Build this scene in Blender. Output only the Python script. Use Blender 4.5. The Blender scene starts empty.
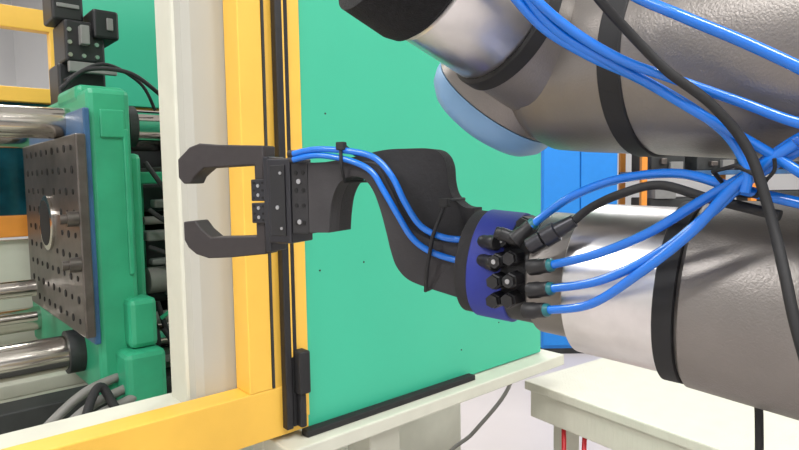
import bpy, bmesh, math
from mathutils import Vector, Matrix, Euler

S = bpy.context.scene
COL = S.collection

# ---------------------------------------------------------------- materials
def lin(c):
    c = c / 255.0
    return c / 12.92 if c <= 0.04045 else ((c + 0.055) / 1.055) ** 2.4

def mat(name, rgb, rough=0.5, metal=0.0, var=0.06, scale=20.0, bump=0.0, bscale=200.0, coat=0.0, stretch=None, aniso=0.0):
    m = bpy.data.materials.new(name)
    m.use_nodes = True
    nt = m.node_tree
    b = nt.nodes["Principled BSDF"]
    base = [lin(v) for v in rgb]
    tc = nt.nodes.new("ShaderNodeTexCoord")
    mp = nt.nodes.new("ShaderNodeMapping")
    if stretch: mp.inputs["Scale"].default_value = stretch
    nt.links.new(tc.outputs["Object"], mp.inputs["Vector"])
    n = nt.nodes.new("ShaderNodeTexNoise")
    n.inputs["Scale"].default_value = scale
    n.inputs["Detail"].default_value = 5
    nt.links.new(mp.outputs[0], n.inputs["Vector"])
    r = nt.nodes.new("ShaderNodeValToRGB")
    r.color_ramp.elements[0].position = 0.3
    r.color_ramp.elements[1].position = 0.7
    r.color_ramp.elements[0].color = [max(0, v * (1 - var)) for v in base] + [1]
    r.color_ramp.elements[1].color = [min(1, v * (1 + var)) for v in base] + [1]
    nt.links.new(n.outputs["Fac"], r.inputs["Fac"])
    nt.links.new(r.outputs["Color"], b.inputs["Base Color"])
    b.inputs["Roughness"].default_value = rough
    b.inputs["Metallic"].default_value = metal
    b.inputs["Coat Weight"].default_value = coat
    if bump:
        n2 = nt.nodes.new("ShaderNodeTexNoise")
        n2.inputs["Scale"].default_value = bscale
        nt.links.new(mp.outputs[0], n2.inputs["Vector"])
        bp = nt.nodes.new("ShaderNodeBump")
        bp.inputs["Strength"].default_value = bump
        bp.inputs["Distance"].default_value = 0.001
        nt.links.new(n2.outputs["Fac"], bp.inputs["Height"])
        nt.links.new(bp.outputs["Normal"], b.inputs["Normal"])
    return m

M = {}
M['green'] = mat("green_sheet_paint", (60, 180, 145), 0.42, var=0.03, scale=3)
M['greend'] = mat("green_cast_paint", (48, 155, 115), 0.42, var=0.12, scale=12, bump=0.2, bscale=60)
M['yellow'] = mat("yellow_powder_coat", (234, 186, 76), 0.45, var=0.03, bump=0.1, bscale=300)
M['cream'] = mat("cream_paint", (200, 200, 186), 0.5, var=0.04)
M['colw'] = mat("light_grey_column_paint", (172, 171, 162), 0.45, var=0.03, scale=5)
M['black'] = mat("black_plastic", (24, 24, 27), 0.45, var=0.15)
M['rubber'] = mat("black_rubber", (26, 26, 28), 0.7, var=0.15)
M['felt'] = mat("black_felt", (20, 20, 22), 0.95, var=0.4, scale=300, bump=1.0, bscale=900)
M['print'] = mat("printed_carbon_nylon", (52, 50, 52), 0.78, var=0.14, scale=150, bump=0.4, bscale=1200, stretch=(0.2, 3, 0.2))
M['printd'] = mat("printed_black_nylon", (38, 37, 39), 0.8, var=0.14, scale=150, bump=0.4, bscale=1200, stretch=(0.2, 3, 0.2))
M['finger'] = mat("finger_nylon", (45, 40, 41), 0.65, var=0.1, scale=100, bump=0.2, bscale=900)
M['anod'] = mat("black_anodised", (58, 58, 62), 0.35, metal=0.7, var=0.1)
M['steel'] = mat("polished_steel", (205, 200, 192), 0.16, metal=1.0, var=0.05, scale=8, stretch=(1, 12, 12))
M['screw'] = mat("screw_steel", (185, 185, 188), 0.3, metal=1.0)
M['alu'] = mat("brushed_aluminium", (224, 222, 221), 0.30, metal=1.0, var=0.06, scale=60, bump=0.05)
M['robot'] = mat("robot_grey_casting", (130, 125, 121), 0.38, metal=0.6, var=0.05, scale=30, bump=0.25, bscale=700)
M['cap'] = mat("blue_grey_cap", (120, 160, 200), 0.4, var=0.03)
M['ringb'] = mat("navy_blue_print", (38, 52, 146), 0.6, var=0.06, bump=0.2, bscale=900)
M['hose'] = mat("blue_polyurethane", (14, 108, 208), 0.25, var=0.04, coat=0.4)
M['teal'] = mat("teal_collar", (28, 98, 104), 0.35)
M['platen'] = mat("oily_steel_plate", (96, 90, 86), 0.4, metal=0.7, var=0.25, scale=25, bump=0.15, bscale=80)
M['blue'] = mat("blue_plate_paint", (48, 88, 128), 0.45, var=0.25, scale=15)
M['blueb'] = mat("blue_cabinet_paint", (20, 122, 205), 0.5, var=0.03)
M['dark'] = mat("dark_machine_interior", (44, 46, 46), 0.6, var=0.35, scale=10)
M['grey'] = mat("mid_grey_plastic", (120, 120, 118), 0.5, var=0.08)
M['orange'] = mat("orange_paint", (222, 140, 50), 0.5)
M['white'] = mat("white_laminate", (216, 214, 204), 0.55, var=0.03)
M['wall'] = mat("white_wall_paint", (228, 228, 228), 0.8, var=0.02, scale=2)
M['floor'] = mat("pale_epoxy_floor", (190, 183, 182), 0.4, var=0.05, scale=1.5, bump=0.05, bscale=20)
M['ceil'] = mat("white_ceiling_paint", (225, 225, 225), 0.9, var=0.02)
M['red'] = mat("red_cable_pvc", (190, 30, 40), 0.4)
M['hole'] = mat("dark_hole", (10, 10, 11), 0.8)
M['greyhose'] = mat("grey_hydraulic_hose", (122, 120, 116), 0.5, var=0.1)
M['screen'] = mat("teal_screen_glass", (20, 66, 78), 0.15, var=0.5, scale=12)
M['lamp'] = bpy.data.materials.new("lamp_diffuser"); M['lamp'].use_nodes = True
_b = M['lamp'].node_tree.nodes["Principled BSDF"]
_b.inputs["Emission Color"].default_value = (1, 0.98, 0.95, 1); _b.inputs["Emission Strength"].default_value = 4.0

# table top: moulded grid
mt = mat("white_moulded_grid", (208, 207, 192), 0.5, var=0.03)
nt = mt.node_tree
br = nt.nodes.new("ShaderNodeTexBrick"); br.inputs["Scale"].default_value = 40
br.inputs["Mortar Size"].default_value = 0.03
bp = nt.nodes.new("ShaderNodeBump"); bp.inputs["Strength"].default_value = 0.6; bp.inputs["Distance"].default_value = 0.002
tc = nt.nodes.new("ShaderNodeTexCoord")
nt.links.new(tc.outputs["Object"], br.inputs["Vector"]); nt.links.new(br.outputs["Fac"], bp.inputs["Height"])
nt.links.new(bp.outputs["Normal"], nt.nodes["Principled BSDF"].inputs["Normal"])
M['grid'] = mt

# ---------------------------------------------------------------- helpers
def empty(name, loc=(0, 0, 0), rz=0.0):
    e = bpy.data.objects.new(name, None)
    e.empty_display_size = 0.05
    e.location = loc; e.rotation_euler = (0, 0, rz)
    COL.objects.link(e)
    return e

def finish(name, bm, m, parent=None, bevel=0.0, smooth=True, seg=2):
    bmesh.ops.recalc_face_normals(bm, faces=bm.faces)
    me = bpy.data.meshes.new(name)
    bm.to_mesh(me); bm.free()
    if smooth:
        for p in me.polygons: p.use_smooth = True
        me.set_sharp_from_angle(angle=math.radians(35))
    me.materials.append(m)
    o = bpy.data.objects.new(name, me)
    COL.objects.link(o)
    if parent: o.parent = parent
    if bevel > 0:
        b = o.modifiers.new("bevel", 'BEVEL'); b.width = bevel; b.segments = seg
        b.limit_method = 'ANGLE'; b.angle_limit = math.radians(40)
        b.harden_normals = False
    return o

def addbox(bm, lo, hi):
    vs = [bm.verts.new((x, y, z)) for x in (lo[0], hi[0]) for y in (lo[1], hi[1]) for z in (lo[2], hi[2])]
    for f in ((0,1,3,2),(4,6,7,5),(0,4,5,1),(2,3,7,6),(0,2,6,4),(1,5,7,3)):
        bm.faces.new([vs[i] for i in f])

def box(name, lo, hi, m, parent=None, bevel=0.0):
    bm = bmesh.new(); addbox(bm, lo, hi)
    return finish(name, bm, m, parent, bevel, smooth=False)

def boxes(name, lst, m, parent=None, bevel=0.0):
    bm = bmesh.new()
    for lo, hi in lst: addbox(bm, lo, hi)
    return finish(name, bm, m, parent, bevel, smooth=False)

def addlathe(bm, o, d, prof, n=48):
    o = Vector(o); d = Vector(d).normalized()
    a = d.orthogonal().normalized(); b = d.cross(a)
    rings = []
    for s, r in prof:
        rings.append([bm.verts.new(o + d * s + (a * math.cos(2*math.pi*i/n) + b * math.sin(2*math.pi*i/n)) * max(r, 1e-5)) for i in range(n)])
    for j in range(len(rings) - 1):
        for i in range(n):
            bm.faces.new((rings[j][i], rings[j][(i+1) % n], rings[j+1][(i+1) % n], rings[j+1][i]))
    bm.faces.new(rings[0]); bm.faces.new(list(reversed(rings[-1])))

def lathe(name, o, d, prof, m, parent=None, n=48, bevel=0.0):
    bm = bmesh.new(); addlathe(bm, o, d, prof, n)
    return finish(name, bm, m, parent, bevel)

def rods(name, lst, m, parent=None, n=20):
    bm = bmesh.new()
    for p0, p1, r in lst:
        v = Vector(p1) - Vector(p0)
        addlathe(bm, p0, v, [(0, r), (v.length, r)], n)
    return finish(name, bm, m, parent)

def cr(pts, k=6):
    P = [Vector(p) for p in pts]; out = []
    for i in range(len(P) - 1):
        p0 = P[max(i-1, 0)]; p1 = P[i]; p2 = P[i+1]; p3 = P[min(i+2, len(P)-1)]
        for j in range(k):
            t = j / k
            out.append(0.5 * ((2*p1) + (-p0+p2)*t + (2*p0-5*p1+4*p2-p3)*t*t + (-p0+3*p1-3*p2+p3)*t**3))
    out.append(P[-1]); return out

def prism(name, pts, y0, y1, m, parent=None, bevel=0.0):
    bm = bmesh.new()
    a = [bm.verts.new((p[0], y0, p[1])) for p in pts]
    b = [bm.verts.new((p[0], y1, p[1])) for p in pts]
    n = len(pts)
    bm.faces.new(a); bm.faces.new(list(reversed(b)))
    for i in range(n):
        bm.faces.new((a[i], b[i], b[(i+1) % n], a[(i+1) % n]))
    return finish(name, bm, m, parent, bevel)

def tube(name, pts, r, m, parent=None, cyclic=False, smooth=True):
    cu = bpy.data.curves.new(name, 'CURVE'); cu.dimensions = '3D'
    P = cr(pts, 8) if (smooth and not cyclic) else [Vector(p) for p in pts]
    sp = cu.splines.new('POLY'); sp.points.add(len(P) - 1)
    for i, p in enumerate(P): sp.points[i].co = (p[0], p[1], p[2], 1)
    sp.use_cyclic_u = cyclic; sp.use_smooth = True
    cu.bevel_depth = r; cu.bevel_resolution = 5; cu.use_fill_caps = True
    cu.materials.append(m)
    o = bpy.data.objects.new(name, cu); COL.objects.link(o)
    if parent: o.parent = parent
    return o

# ---------------------------------------------------------------- room
box("floor", (-5, -3, -0.1), (7, 8, 0), M['floor'])
box("ceiling", (-5, -3, 4.0), (7, 8, 4.1), M['ceil'])
box("wall_back", (-5, 8, 0), (7, 8.1, 4), M['wall'])
box("wall_left", (-5.1, -3, 0), (-5, 8, 4), M['wall'])
box("wall_right", (7, -3, 0), (7.1, 8, 4), M['wall'])
box("wall_front", (-5, -3.1, 0), (7, -3, 4), M['wall'])
box("baseboard_back", (-5, 7.97, 0), (7, 8, 0.1), M['grey'])

for i, (x, y) in enumerate([(-2.5, -1), (0.3, -0.9), (3.2, -1), (-2.6, 3.2), (0.6, 3.6), (3.8, 3.2)]):
    e = empty("ceiling_lamp" if i == 0 else "ceiling_lamp.%03d" % i, (x, y, 3.94))
    box("housing", (-0.75, -0.2, 0.0), (0.75, 0.2, 0.06), M['white'], e)
    box("diffuser", (-0.72, -0.17, -0.012), (0.72, 0.17, 0.0), M['lamp'], e)
    ld = bpy.data.lights.new("tube_light", 'AREA'); ld.shape = 'RECTANGLE'
    ld.size = 1.5; ld.size_y = 0.4; ld.energy = 90; ld.color = (1, 0.99, 0.97)
    lo = bpy.data.objects.new("tube_light", ld); COL.objects.link(lo); lo.parent = e
    lo.location = (0, 0, -0.03)

# ---------------------------------------------------------------- injection moulding machine
MA = math.radians(41.3)
mach = empty("injection_molding_machine", (-0.217, 1.0, 0), MA)
box("machine_bed", (-1.3, 0.10, 0.0), (0.20, 1.30, 0.985), M['cream'], mach, 0.01)
box("bed_skirt", (0.20, 0.45, 0.0), (0.95, 1.30, 0.80), M['cream'], mach, 0.01)
boxes("door_frame", [((-0.046, 0.0, 1.148), (-0.004, 0.05, 2.5)),
                     ((-1.3, 0.0, 1.062), (0.066, 0.05, 1.148)),
                     ((0.033, -0.004, 1.085), (0.066, 0.03, 2.5))], M['yellow'], mach, 0.002)
box("door_gap_strip", (-0.004, 0.003, 1.148), (0.031, 0.03, 2.5), M['yellow'], mach)
box("door_groove", (-0.004, -0.002, 1.15), (0.0, 0.01, 2.5), M['dark'], mach)
box("door_rail", (0.013, -0.016, 1.075), (0.026, 0.0, 2.5), M['black'], mach, 0.002)
box("door_rail_web", (0.0295, -0.010, 1.075), (0.040, 0.0, 2.5), M['rubber'], mach, 0.002)
box("door_rail_stripe", (0.0262, -0.014, 1.20), (0.0293, -0.006, 2.5), M['yellow'], mach)
boxes("door_latch", [((0.032, -0.03, 1.135), (0.054, -0.004, 1.21)), ((0.036, -0.024, 1.075), (0.048, -0.004, 1.135))], M['rubber'], mach, 0.003)
box("door_panel", (0.066, 0.004, 1.055), (0.767, 0.014, 2.5), M['green'], mach, 0.001)
rods("panel_fasteners", [((s, 0.004, z), (s, 0.003, z), 0.0017) for s, z in
     [(0.10, 1.34), (0.20, 1.345), (0.33, 1.37), (0.60, 1.16), (0.12, 1.62), (0.47, 1.12)]], M['dark'], mach, 12)
boxes("door_sill", [((0.0, -0.045, 1.025), (0.80, 0.05, 1.052)), ((0.0, 0.05, 0.98), (0.80, 0.09, 1.05))], M['cream'], mach, 0.003)
box("sill_guide", (0.05, -0.02, 1.052), (0.49, 0.0, 1.064), M['rubber'], mach, 0.002)
box("sill_bracket", (0.22, 0.02, 0.86), (0.30, 0.10, 1.025), M['cream'], mach, 0.004)
box("sill_foot", (0.20, 0.06, 0.80), (0.27, 0.14, 0.92), M['cream'], mach, 0.01)
# column
box("guard_column", (-0.119, 0.052, 1.10), (-0.02, 0.14, 2.5), M['colw'], mach, 0.018)
box("column_edge_strip", (-0.124, 0.07, 1.12), (-0.114, 0.142, 2.5), M['cream'], mach, 0.004)
box("inner_sill", (-1.3, 0.05, 1.09), (-0.03, 0.16, 1.130), M['cream'], mach, 0.004)
# tie bars
rods("tie_bars", [((-0.95, 0.65, 1.640), (0.7, 0.65, 1.640), 0.035), ((-0.95, 0.65, 1.112), (0.7, 0.65, 1.112), 0.040),
                  ((-0.95, 1.12, 1.640), (0.7, 1.12, 1.640), 0.035), ((-0.95, 1.12, 1.112), (0.7, 1.12, 1.112), 0.035)], M['steel'], mach, 48)
# platen group
PX = 0.026
def sh(b): return ((b[0][0]+PX, b[0][1], b[0][2]), (b[1][0]+PX, b[1][1], b[1][2]))
box("mould_plate", (-0.205+PX, 0.46, 1.18), (-0.185+PX, 1.02, 1.605), M['platen'], mach, 0.003)
box("platen_adapter", (-0.185+PX, 0.475, 1.16), (-0.172+PX, 1.04, 1.66), M['blue'], mach, 0.003)
boxes("moving_platen", [sh(b) for b in [((-0.172, 0.49, 1.03), (-0.085, 1.22, 1.705)),
                        ((-0.085, 0.54, 1.05), (-0.050, 1.2, 1.57)),
                        ((-0.175, 0.56, 1.68), (-0.07, 0.74, 1.72))]], M['greend'], mach, 0.012)
boxes("platen_recess", [sh(b) for b in [((-0.105, 0.484, 1.30), (-0.093, 0.492, 1.62)), ((-0.15, 0.484, 1.60), (-0.10, 0.492, 1.66))]], M['greend'], mach, 0.003)
boxes("platen_foot", [sh(b) for b in [((-0.14, 0.42, 1.0), (-0.055, 0.52, 1.14)), ((-0.12, 0.45, 1.14), (-0.06, 0.52, 1.25)), ((-0.15, 0.40, 0.985), (-0.04, 0.54, 1.01))]], M['greend'], mach, 0.012)
HX = -0.205 + PX; HT = 0.75
holes = []
for i in range(9):
    for j in range(9):
        t = 0.50 + i * 0.058; z = 1.21 + j * 0.046
        if (t - HT) ** 2 + (z - 1.41) ** 2 > 0.085 ** 2:
            holes.append(((HX - .0015, t, z), (HX + .005, t, z), 0.0085 if (i + j) % 2 else 0.006))
rods("mould_plate_holes", holes, M['hole'], mach, 16)
lathe("locating_ring", (HX, HT, 1.41), (-1, 0, 0), [(0, 0.066), (0.006, 0.066), (0.008, 0.062)], M['steel'], mach)
lathe("locating_bore", (HX-.009, HT, 1.41), (1, 0, 0), [(0, 0.054), (0.004, 0.054)], M['hole'], mach)
rods("clamp_bolts", [((HX-.022, 0.475, 1.43), (HX, 0.475, 1.43), 0.016), ((HX-.022, 0.475, 1.335), (HX, 0.475, 1.335), 0.016),
                     ((HX-.034, 0.475, 1.43), (HX-.022, 0.475, 1.43), 0.010), ((HX-.034, 0.475, 1.335), (HX-.022, 0.475, 1.335), 0.010)], M['platen'], mach, 24)
rods("tie_bar_collars", [((-0.025, 0.65, 1.640), (-0.005, 0.65, 1.640), 0.050), ((HX, 0.65, 1.112), (-0.14, 0.65, 1.112), 0.050),
                         ((-0.025, 0.65, 1.112), (0.02, 0.65, 1.112), 0.055)], M['dark'], mach, 32)
# toggle / clutter behind platen
boxes("toggle_mechanism", [((0.04, 0.75, 1.18), (0.12, 1.15, 1.36)), ((0.14, 0.80, 1.0), (0.24, 1.2, 1.55)), ((0.02, 0.85, 1.42), (0.14, 1.1, 1.50))], M['dark'], mach, 0.01)
boxes("toggle_links", [((0.0, 0.60, 1.36), (0.07, 0.64, 1.385)), ((0.01, 0.60, 1.30), (0.09, 0.63, 1.315)), ((0.03, 0.62, 1.44), (0.10, 0.66, 1.46)), ((0.0, 0.56, 1.065), (0.10, 0.60, 1.085)), ((0.045, 0.60, 1.22), (0.075, 0.63, 1.30))], M['grey'], mach, 0.004)
box("rear_guard_edge", (0.10, 0.60, 1.10), (0.13, 0.62, 1.60), M['dark'], mach, 0.003)
boxes("toggle_guard", [((0.0, 0.66, 1.50), (0.09, 0.70, 1.53)), ((0.0, 0.7, 1.15), (0.03, 0.72, 1.52))], M['greend'], mach, 0.004)
rods("toggle_cylinders", [((-0.005, 0.60, 1.265), (0.035, 0.60, 1.265), 0.032), ((0.035, 0.60, 1.265), (0.05, 0.60, 1.265), 0.022),
                          ((0.075, 0.58, 1.17), (0.075, 0.58, 1.34), 0.014),
                          ((0.0, 0.62, 1.41), (0.1, 0.62, 1.41), 0.010), ((-0.01, 0.6, 1.17), (0.12, 0.6, 1.17), 0.016)], M['greyhose'], mach, 24)
for i, pts in enumerate([
    [(-0.01, 0.56, 1.55), (0.02, 0.55, 1.5), (0.05, 0.56, 1.46), (0.07, 0.58, 1.36), (0.06, 0.58, 1.2)],
    [(-0.01, 0.56, 1.35), (0.03, 0.54, 1.33), (0.06, 0.56, 1.3), (0.07, 0.6, 1.2)],
    [(-0.01, 0.55, 1.44), (0.03, 0.54, 1.41), (0.06, 0.56, 1.43), (0.10, 0.58, 1.40)],
    [(0.0, 0.55, 1.22), (0.02, 0.54, 1.14), (0.06, 0.54, 1.10), (0.10, 0.55, 1.13)],
    [(0.0, 0.52, 1.16), (0.03, 0.5, 1.10), (0.05, 0.5, 1.05), (0.09, 0.5, 1.03)],
    [(0.09, 0.56, 1.5), (0.085, 0.55, 1.4), (0.095, 0.55, 1.28), (0.08, 0.56, 1.1)]]):
    tube("interior_cable_%d" % i, pts, 0.006 if i < 5 else 0.011, M['rubber'], mach)
tube("interior_hose_light", [(-0.02, 0.44, 1.02), (0.01, 0.43, 1.045), (0.05, 0.44, 1.035), (0.1, 0.46, 1.02)], 0.006, M['greyhose'], mach)
tube("interior_hose_green", [(-0.01, 0.5, 1.19), (0.02, 0.48, 1.21), (0.04, 0.49, 1.17), (0.05, 0.5, 1.09)], 0.005, M['greend'], mach)
box("upper_rear_guard", (0.04, 1.22, 1.76), (1.0, 1.25, 2.6), M['green'], mach, 0.002)
box("fixed_platen", (0.28, 0.45, 0.95), (0.55, 1.2, 1.72), M['dark'], mach, 0.01)
boxes("rear_guard_frame", [((-1.3, 1.25, 1.975), (0.05, 1.29, 2.04)), ((-1.3, 1.25, 1.755), (1.0, 1.29, 1.80)), ((-0.05, 1.25, 1.0), (0.0, 1.29, 1.75)), ((-0.05, 1.25, 1.755), (0.04, 1.29, 2.5))], M['yellow'], mach, 0.003)
box("rear_lower_guard", (-1.3, 1.27, 0.98), (1.0, 1.30, 1.335), M['cream'], mach, 0.003)
box("rear_orange_rail", (-1.3, 1.24, 1.345), (-0.05, 1.29, 1.41), M['orange'], mach, 0.003)
box("rear_window", (-1.3, 1.275, 1.41), (-0.05, 1.285, 1.755), M['screen'], mach)
box("rear_inner_wall", (-0.0, 1.26, 0.98), (1.0, 1.275, 1.75), M['dark'], mach)
# ejector servo unit above the platen
boxes("servo_unit", [sh(b) for b in [((-0.15, 0.74, 1.80), (-0.06, 0.86, 1.90)), ((-0.17, 0.76, 1.90), (-0.10, 0.86, 2.02)), ((-0.09, 0.72, 1.86), (-0.03, 0.84, 1.93)), ((-0.16, 0.78, 1.70), (-0.05, 0.88, 1.80))]], M['black'], mach, 0.006)
boxes("servo_plate", [sh(b) for b in [((-0.145, 0.735, 1.775), (-0.035, 0.75, 1.80)), ((-0.12, 0.715, 1.84), (-0.10, 0.74, 1.885)), ((-0.16, 0.755, 1.93), (-0.11, 0.76, 1.94)), ((-0.06, 0.715, 1.88), (-0.045, 0.72, 1.91))]], M['grey'], mach, 0.002)
rods("servo_bolts", [((-0.14 + PX + 0.03*i, 0.742, 1.815 + 0.03*j), (-0.14 + PX + 0.03*i, 0.735, 1.815 + 0.03*j), 0.005) for i in range(3) for j in range(3)], M['screw'], mach, 12)
tube("servo_cable_1", [(-0.17, 0.6, 1.71), (-0.12, 0.58, 1.755), (-0.04, 0.56, 1.755), (0.02, 0.56, 1.72), (0.08, 0.6, 1.68)], 0.005, M['rubber'], mach)
tube("servo_cable_2", [(-0.16, 0.6, 1.73), (-0.08, 0.60, 1.775), (0.0, 0.6, 1.74), (0.04, 0.62, 1.68)], 0.004, M['rubber'], mach)
# hydraulic hoses under the platen
for i, (dz, dt) in enumerate([(0, 0), (0.018, 0.04), (-0.016, -0.03)]):
    tube("hydraulic_hose_%d" % i, [(-0.34, 0.34+dt, 0.96+dz), (-0.25, 0.42+dt, 1.005+dz), (-0.18, 0.44+dt, 1.045+dz), (-0.10, 0.46+dt, 1.06+dz), (-0.03, 0.55+dt, 1.06+dz)], 0.010, M['greyhose'], mach)
tube("hydraulic_hose_black", [(-0.22, 0.36, 1.02), (-0.19, 0.40, 1.07), (-0.165, 0.42, 1.085), (-0.145, 0.4, 1.04), (-0.12, 0.36, 1.0)], 0.009, M['rubber'], mach)
rods("guide_rods", [((-0.95, 0.9, 1.235), (-0.19, 0.9, 1.235), 0.022), ((-0.95, 0.9, 1.16), (-0.19, 0.9, 1.16), 0.012)], M['steel'], mach, 24)
boxes("bed_cover", [((-1.0, 0.25, 0.985), (-0.30, 0.5, 1.0)), ((-1.0, 0.8, 0.985), (0.1, 1.2, 1.02))], M['cream'], mach, 0.003)
box("bed_rail", (-1.0, 0.54, 0.985), (0.1, 0.62, 1.035), M['dark'], mach, 0.003)

# ---------------------------------------------------------------- robot arm
rob = empty("robot_arm")
O = Vector((0.1723, 0.47, 1.417)); D = Vector((0.78, -0.626, -0.055)).normalized()
def seg(name, prof, m, o=O, d=D): return lathe(name, o, d, prof, m, rob, 72)
seg("flange_disc", [(-0.096, 0.040), (-0.096, 0.0455), (-0.056, 0.0455)], M['black'])
seg("wrist_collar", [(-0.056, 0.049), (-0.054, 0.051), (-0.024, 0.051), (-0.020, 0.053)], M['robot'])
seg("wrist_silver_ring", [(-0.024, 0.055), (-0.021, 0.0605), (0.044, 0.062)], M['alu'])
seg("wrist_seal", [(0.044, 0.0645), (0.045, 0.0665), (0.057, 0.0665), (0.058, 0.0645)], M['rubber'])
seg("wrist_body", [(0.058, 0.064), (0.061, 0.068), (0.16, 0.074), (0.30, 0.074), (0.42, 0.070), (0.46, 0.058), (0.48, 0.03)], M['robot'])
# forearm end joint
OA = Vector((0.104, 0.52, 1.587)); DA = Vector((0.66, -0.75, -0.055)).normalized()
seg("joint_body", [(0.018, 0.030), (0.020, 0.046), (0.030, 0.056), (0.045, 0.0625), (0.07, 0.064), (0.112, 0.065)], M['robot'], OA, DA)
seg("joint_seal", [(0.112, 0.066), (0.113, 0.067), (0.127, 0.067), (0.128, 0.066)], M['rubber'], OA, DA)
seg("forearm_tube", [(0.128, 0.0655), (0.2, 0.068), (0.38, 0.068), (0.42, 0.06)], M['robot'], OA, DA)
OC = Vector((0.088, 0.528, 1.569)); DC = Vector((0.45, -0.42, 0.66)).normalized()
seg("joint_cap", [(-0.028, 0.020), (-0.027, 0.040), (-0.023, 0.050), (-0.015, 0.0570), (-0.006, 0.0595), (0.0, 0.0595)], M['cap'], OC, DC)
seg("joint_lower_housing", [(0.0, 0.058), (0.001, 0.0592), (0.04, 0.0592), (0.055, 0.054), (0.062, 0.04)], M['robot'], OC, DC)
OB = Vector((0.014, 0.410, 1.6450)); DB = Vector((0.78, 0.44, -0.40)).normalized()
seg("drive_felt_cover", [(-0.03, 0.042), (-0.028, 0.052), (0.006, 0.053), (0.014, 0.051), (0.018, 0.046)], M['felt'], OB, DB)
seg("drive_silver_ring", [(0.018, 0.0455), (0.020, 0.0470), (0.074, 0.0470), (0.076, 0.0460)], M['alu'], OB, DB)
seg("drive_seal", [(0.076, 0.0485), (0.077, 0.0500), (0.087, 0.0500), (0.088, 0.0485)], M['rubber'], OB, DB)
seg("drive_neck", [(0.088, 0.0475), (0.15, 0.049)], M['robot'], OB, DB)
# elbow and column that carry the arm (behind / right of the view)
e1 = O + D * 0.44
lathe("elbow_body", (e1.x, e1.y, 1.30), (0, 0, 1), [(0, 0.05), (0.01, 0.075), (0.36, 0.075), (0.40, 0.05)], M['robot'], rob, 64)
lathe("pedestal", (e1.x, e1.y, 0.0), (0, 0, 1), [(0, 0.16), (0.02, 0.16), (0.021, 0.08), (1.30, 0.075)], M['robot'], rob, 64)

# ---------------------------------------------------------------- gripper assembly (local frame: -x towards the gripper)
GA = math.atan2(-0.436, 0.9)
GL = Vector((0.072, 0.556, 1.503))
def gl(w, y, h):
    return Vector((GL.x - 0.9*w + 0.436*y, GL.y + 0.436*w + 0.9*y, GL.z + h))

brk = empty("gripper_mount_bracket", GL, GA)
top = [(.176,.0158),(.137,.0205),(.10,.0268),(.075,.0275),(.048,.0265),(.0370,.021),(.0315,.010),(.0300,-.006),(.026,-.019),(.0150,-.029),(.004,-.0305)]
bot = [(.004,-.115),(.0105,-.1130),(.0428,-.1054),(.064,-.0985),(.076,-.087),(.082,-.072),(.0865,-.0545),(.0925,-.0330),(.100,-.0140),(.110,-.0020),(.1240,.0015),(.1375,-.0045),(.1460,-.018),(.1500,-.036),(.1520,-.0555)]
topc = [(-p.x, p.y) for p in cr([(a, b, 0) for a, b in top], 5)]
botc = [(-p.x, p.y) for p in cr([(a, b, 0) for a, b in bot], 5)]
tail = [(-.176, -.0559)]
prism("bracket_rear_rib", topc + botc + tail, 0.004, 0.028, M['printd'], brk, 0.0010)
ftop = [(.176,.0158),(.1255,.0163),(.108,.0150),(.0936,.009),(.082,-.0095),(.070,-.0341),(.056,-.0520),(.0345,-.0600),(.004,-.0610)]
ftc = [(-p.x, p.y) for p in cr([(a, b, 0) for a, b in ftop], 5)]
prism("bracket_front_rib", ftc + botc + tail, -0.016, 0.004, M['print'], brk, 0.0010)
# coloured adapter on the tool flange
OD = O + D * -0.104; DD = Vector((0.86, -0.50, -0.09)).normalized()
lathe("adapter_disc", OD, DD, [(-0.026, 0.045), (-0.025, 0.0465), (-0.014, 0.0465)], M['printd'], rob, 72)
lathe("adapter_band", OD, DD, [(-0.014, 0.0475), (-0.013, 0.0485), (0.018, 0.0485), (0.019, 0.0475)], M['ringb'], rob, 72)

grp = empty("pneumatic_gripper", GL, GA)
up = [(.362,.0249),(.362,.0034),(.354,-.0038),(.343,-.0035),(.338,.004),(.322,.0140),(.25,.0155),(.25,-.0022),(.2375,-.0022),(.2375,.0363),(.300,.0395),(.328,.0422),(.343,.0385)]
dn = [(.357,-.048),(.339,-.0462),(.330,-.056),(.316,-.0653),(.25,-.0622),(.25,-.0456),(.2375,-.0452),(.2375,-.0815),(.288,-.0875),(.321,-.0898),(.339,-.086),(.351,-.0786),(.357,-.0695)]
prism("finger_upper", [(-a, b) for a, b in up], -0.010, 0.012, M['finger'], grp, 0.0015)
prism("finger_lower", [(-a, b) for a, b in dn], -0.010, 0.012, M['finger'], grp, 0.0015)
boxes("jaw_carriages", [((-.252, -.014, -.0235), (-.232, .012, .0)), ((-.252, -.014, -.0475), (-.232, .012, -.0255))], M['anod'], grp, 0.001)
box("guide_rail", (-.234, -.015, -.078), (-.226, .012, .024), M['anod'], grp, 0.001)
box("gripper_body", (-.227, -.018, -.068), (-.197, .022, .0215), M['anod'], grp, 0.0015)
box("gripper_face_plate", (-.222, -.0195, -.060), (-.203, -.0175, .0145), M['black'], grp, 0.0006)
box("mount_plate", (-.197, -.016, -.0575), (-.1765, .028, .0165), M['printd'], grp, 0.001)
rods("gripper_screws", [((x, y0, h), (x, y0 - .0010, h), r) for x, y0, h, r in
     [(-.242, -.014, -.007, .0019), (-.242, -.014, -.017, .0019),
      (-.242, -.014, -.031, .0019), (-.242, -.014, -.041, .0019),
      (-.2125, -.0195, -.030, .0022), (-.208, -.0195, .006, .0016), (-.208, -.0195, -.052, .0016)]], M['screw'], grp, 16)
rods("jaw_holes", [((x, -.014, h), (x, -.0145, h), .0013) for x in (-.248, -.2365) for h in (-.004, -.012, -.020, -.029, -.037, -.044)], M['hole'], grp, 12)
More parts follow.
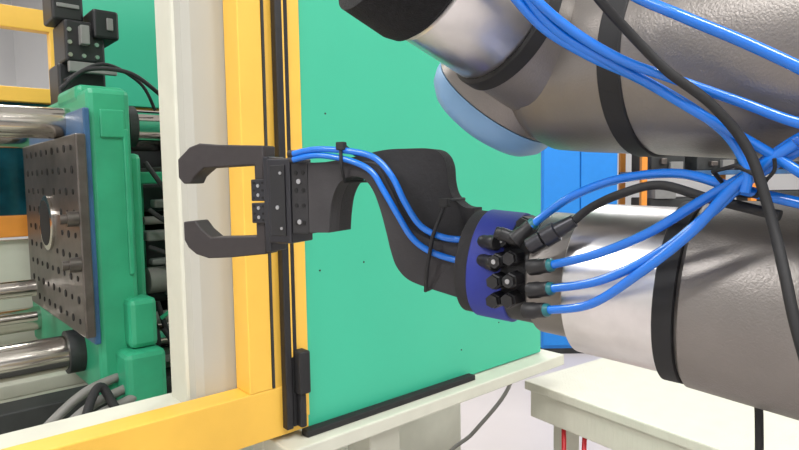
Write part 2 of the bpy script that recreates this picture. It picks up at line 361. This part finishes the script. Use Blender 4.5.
rods("mount_holes", [((x, -.016, h), (x, -.0166, h), .0022) for x in (-.191, -.182) for h in (.006, -.012, -.028, -.046)], M['hole'], grp, 16)
rods("mount_screws", [((x, -.016, h), (x, -.0175, h), .0026) for x, h in ((-.187, -.003), (-.187, -.045))], M['screw'], grp, 16)
rods("air_ports", [((-.2, -.014, .0255), (-.190, -.014, .0255), .0042), ((-.2, -.014, .0195), (-.190, -.014, .0195), .0042)], M['black'], grp, 16)

def tie(name, loop, head):
    e = empty(name)
    tube("strap", [gl(*p) for p in loop], 0.0018, M['rubber'], e, cyclic=True)
    bm = bmesh.new(); bmesh.ops.create_cube(bm, size=1, matrix=Matrix.Translation(gl(*head)) @ Matrix.Rotation(GA, 4, 'Z') @ Matrix.Diagonal((0.009, 0.007, 0.008, 1)))
    finish("lock_head", bm, M['rubber'], e, 0.001, smooth=False)
tie("cable_tie", [(.131, -.024, .029), (.131, -.018, .032), (.131, .004, .0235), (.131, .030, .0225), (.131, .030, -.004), (.131, -.018, -.004), (.131, -.024, .010)], (.131, -.023, .031))
tie("cable_tie.001", [(.0235, -.017, -.0225), (.0235, .030, -.0225), (.045, .030, -.1075), (.045, -.018, -.1075), (.040, -.0255, -.085), (.034, -.0255, -.055)], (.0255, -.017, -.0245))

# hoses gripper -> wrist fittings
HY = -.0205
hA = [(.190,.0255),(.161,.0290),(.1194,.0253),(.0946,.0179),(.077,0),(.064,-.0244),(.048,-.0462),(.0265,-.0560),(.006,-.0580)]
hB = [(.190,.0195),(.161,.0230),(.1255,.0173),(.100,.006),(.0858,-.0139),(.0716,-.0363),(.0565,-.0582),(.0366,-.0707),(.008,-.0775)]
tube("pneumatic_hose", [gl(w, HY, h) for w, h in hA] + [Vector((.0690, .497, 1.4480))], .0031, M['hose'])
tube("pneumatic_hose.001", [gl(w, HY, h) for w, h in hB] + [Vector((.0680, .495, 1.4325))], .0031, M['hose'])

R = .0031
def H(i, pts, m='hose', r=R, nm="pneumatic_hose"): tube("%s.%03d" % (nm, i), pts, r, M[m])
H(2, [(.1094,.432,1.4366),(.1333,.40,1.4487),(.1563,.375,1.4644),(.1775,.355,1.484),(.1938,.34,1.4983),(.208,.32,1.516),(.2222,.31,1.526)])
H(3, [(.1089,.43,1.4197),(.1333,.395,1.4313),(.1603,.365,1.4538),(.1808,.345,1.4796),(.1926,.335,1.4955),(.2133,.32,1.513)])
H(4, [(.1061,.43,1.404),(.1283,.400,1.4143),(.15,.370,1.4406),(.1716,.350,1.4675),(.187,.335,1.4933),(.207,.315,1.516)])
H(5, [(.100,.455,1.463),(.1088,.45,1.4715),(.1254,.43,1.4871),(.1503,.41,1.4982),(.1773,.38,1.5012),(.1955,.345,1.4916),(.215,.32,1.484)])
H(6, [(.053,.365,1.630),(.0672,.36,1.608),(.087,.36,1.587),(.1124,.355,1.5698),(.140,.35,1.5554),(.1675,.335,1.5335),(.1954,.325,1.514),(.2133,.31,1.4968),(.23,.30,1.485)], r=.0028)
H(7, [(.064,.362,1.630),(.0769,.355,1.6065),(.0997,.352,1.585),(.1265,.345,1.566),(.1545,.336,1.5526),(.1838,.325,1.5386),(.2063,.31,1.5256),(.23,.30,1.52)], r=.0028)
H(8, [(.11,.34,1.620),(.1238,.33,1.599),(.1447,.31,1.5801),(.1672,.295,1.5639),(.1867,.28,1.5476),(.21,.27,1.53)], r=.0029)
H(9, [(.059,.364,1.634),(.0722,.358,1.6104),(.0935,.357,1.5850),(.1263,.35,1.5633),(.1587,.343,1.5428),(.182,.336,1.523),(.191,.330,1.5028),(.190,.330,1.490)], r=.0028)
tube("power_cable", [(.098,.355,1.63),(.1095,.348,1.607),(.125,.340,1.584),(.1465,.332,1.5575),(.168,.325,1.5377),(.185,.32,1.5138),(.1912,.31,1.4819),(.1875,.29,1.4517),(.1867,.28,1.43),(.19,.27,1.40)], .0027, M['rubber'])
tube("power_cable.001", [(.244,.40,1.40),(.247,.41,1.36),(.248,.405,1.32),(.25,.40,1.1),(.26,.40,.7),(.3,.4,.3),(.35,.42,.01)], .0028, M['rubber'])
# hose bundle tie
bt = empty("cable_tie.002")
tube("strap", [(.184,.352,1.502), (.186,.332,1.505), (.197,.322,1.497), (.200,.335,1.488), (.196,.352,1.488)], .0014, M['rubber'], bt, cyclic=True)
tube("strap_tail", [(.197,.322,1.497), (.1985,.318,1.502), (.197,.316,1.508)], .0010, M['rubber'], bt)
# sensor connector with cable
sc = empty("sensor_connector")
c0 = Vector((.0953,.443,1.4487)); c1 = Vector((.125,.428,1.469)); dv = (c1-c0); L = dv.length
lathe("connector_barrel", c0, dv, [(0,.005),(.001,.0062),(.012,.0062),(.0125,.0052),(.014,.0075),(.024,.0075),(.025,.006),(L,.0045)], M['anod'], sc, 32)
tube("connector_cable", [c1,(.1335,.42,1.478),(.1467,.40,1.488),(.1668,.385,1.4941),(.186,.36,1.486),(.21,.33,1.477)], .0030, M['rubber'], sc)
# push-in fittings (on the tool flange)
ft = rob
bm = bmesh.new(); bc = bmesh.new()
def fit(p, d, l=.020):
    p = Vector(p); d = Vector(d).normalized()
    addlathe(bm, p - d*l, d, [(0,.005),(.001,.0062),(l*.45,.0062),(l*.5,.0055),(l-.002,.0055),(l-.001,.0045)], 24)
    addlathe(bc, p - d*.002, d, [(0,.0048),(.003,.0048),(.0045,.0038)], 24)
fit((.1094,.432,1.4366), (.024,-.032,.008)); fit((.1089,.43,1.4197), (.024,-.03,.008)); fit((.1061,.43,1.404), (.022,-.025,.006)); fit((.102,.456,1.465), (.01,-.005,.010))
finish("fitting_bodies_right", bm, M['black'], ft); finish("fitting_collars", bc, M['teal'], ft)
bm = bmesh.new(); bc = bmesh.new()
fit((.0690,.497,1.4480), (-.3,.6,.0)); fit((.0680,.495,1.4325), (-.3,.6,.05)); fit((.078, .475, 1.457), (-.8, .1, .3))
finish("fitting_bodies_left", bm, M['black'], ft)
finish("fitting_collars_left", bc, M['black'], ft)
N = Vector((-.626, -.78, 0)).normalized()
bm = bmesh.new()
for s, z in [(-.078, 1.450), (-.066, 1.437), (-.078, 1.434), (-.064, 1.420), (-.066, 1.404), (-.078, 1.418), (-.07, 1.462), (-.08, 1.402)]:
    h = z - 1.417; rr = math.sqrt(max(.045**2 - h*h, .0001))
    p = O + D*s + N*(rr - .004); p.z = z
    addlathe(bm, p, N, [(0,.0065),(.018,.0065),(.019,.0055),(.022,.0055)], 6)
finish("fitting_elbows", bm, M['black'], ft)
bm = bmesh.new()
for s, z in [(-.078, 1.434), (-.064, 1.420), (-.078, 1.45)]:
    h = z - 1.417; rr = math.sqrt(max(.045**2 - h*h, .0001))
    p = O + D*s + N*(rr + .0175); p.z = z
    addlathe(bm, p, N, [(0,.002),(.0012,.002)], 12)
finish("fitting_screws", bm, M['screw'], ft)

# ---------------------------------------------------------------- workbench
wb = empty("workbench", (0.333, 1.60, 0), math.radians(35))
box("top", (0, -1.0, 0.925), (1.5, 0, 0.95), M['grid'], wb, 0.004)
box("apron", (0.012, -0.985, 0.85), (1.48, -0.012, 0.925), M['grid'], wb, 0.003)
boxes("legs", [((x, y, 0), (x+.05, y+.05, 0.85)) for x in (0.06, 1.38) for y in (-0.93, -0.1)], M['cream'], wb, 0.004)
box("under_shelf", (0.08, -0.9, 0.35), (1.4, -0.1, 0.38), M['white'], wb, 0.003)
tube("power_cable.002", [(0.43, 1.56, .86), (0.415, 1.50, .80), (.40, 1.46, .7), (.43, 1.44, .5), (.5, 1.4, .02)], .006, M['red'])
tube("power_cable.003", [(0.47, 1.50, .86), (0.455, 1.46, .80), (.45, 1.42, .7), (.47, 1.40, .5), (.55, 1.36, .02)], .006, M['red'])
tube("power_cable.004", [(0.28, 1.75, 1.06), (0.36, 1.82, 1.0), (0.33, 1.82, .85), (.22, 1.80, .72), (.12, 1.78, .62), (.08, 1.75, .3), (.1, 1.7, .01), (.4, 1.9, .01)], .006, M['greyhose'])

# ---------------------------------------------------------------- background furniture
cb = empty("blue_storage_cabinet", (1.19, 5.0, 0))
box("carcass", (0, 0, 0.05), (0.63, 0.5, 2.3), M['blueb'], cb, 0.01)
boxes("doors", [((0.01, -0.02, 0.08), (0.31, 0.0, 2.27)), ((0.32, -0.02, 0.08), (0.62, 0.0, 2.27))], M['blueb'], cb, 0.005)
box("plinth", (0.02, 0.02, 0), (0.61, 0.48, 0.05), M['dark'], cb)
boxes("handles", [((0.28, -0.05, 1.0), (0.30, -0.02, 1.2)), ((0.33, -0.05, 1.0), (0.35, -0.02, 1.2))], M['screw'], cb, 0.003)

rk = empty("storage_rack", (2.10, 5.2, 0))
boxes("posts", [((x, y, 0), (x+.05, y+.05, 2.4)) for x in (0.0, 0.95, 1.9) for y in (0, .5)], M['orange'], rk, 0.003)
boxes("shelves", [((0, 0, z), (1.95, .55, z+.04)) for z in (0.4, 1.0, 1.5, 1.95)], M['blue'], rk, 0.003)
boxes("stored_crates", [((0.1, .05, 1.54), (.4, .5, 1.74)), ((.5, .05, 1.54), (.85, .5, 1.68)), ((1.05, .05, 1.54), (1.5, .5, 1.80)), ((1.55, .05, 1.54), (1.85, .5, 1.7)), ((.1, .05, 1.04), (.8, .5, 1.3)), ((1.1, .05, 1.04), (1.8, .5, 1.35))], M['dark'], rk, 0.01)
boxes("stored_boxes", [((.17, .0, 1.6), (.22, .05, 1.65)), ((.6, 0, 1.58), (.66, .05, 1.62)), ((1.2, 0, 1.6), (1.3, .05, 1.66))], M['platen'], rk, 0.005)
boxes("stored_bins", [((.25, .0, 1.545), (.36, .05, 1.62)), ((.7, 0, 1.545), (.8, .05, 1.63)), ((.12, 0, 1.30), (.3, .3, 1.42))], M['grey'], rk, 0.005)

# ---------------------------------------------------------------- world + camera
w = bpy.data.worlds.new("World"); S.world = w; w.use_nodes = True
w.node_tree.nodes["Background"].inputs[0].default_value = (0.9, 0.95, 1, 1)
w.node_tree.nodes["Background"].inputs[1].default_value = 0.5
cam = bpy.data.cameras.new("camera"); co = bpy.data.objects.new("camera", cam); COL.objects.link(co)
cam.sensor_width = 36; cam.lens = 27.03; cam.clip_start = 0.02; cam.clip_end = 50
co.location = (0, 0, 1.5)
co.rotation_euler = (Matrix.Rotation(math.radians(90 - 4.3), 4, 'X') @ Matrix.Rotation(math.radians(-0.9), 4, 'Z')).to_euler()
S.camera = co
S.view_settings.view_transform = 'Standard'
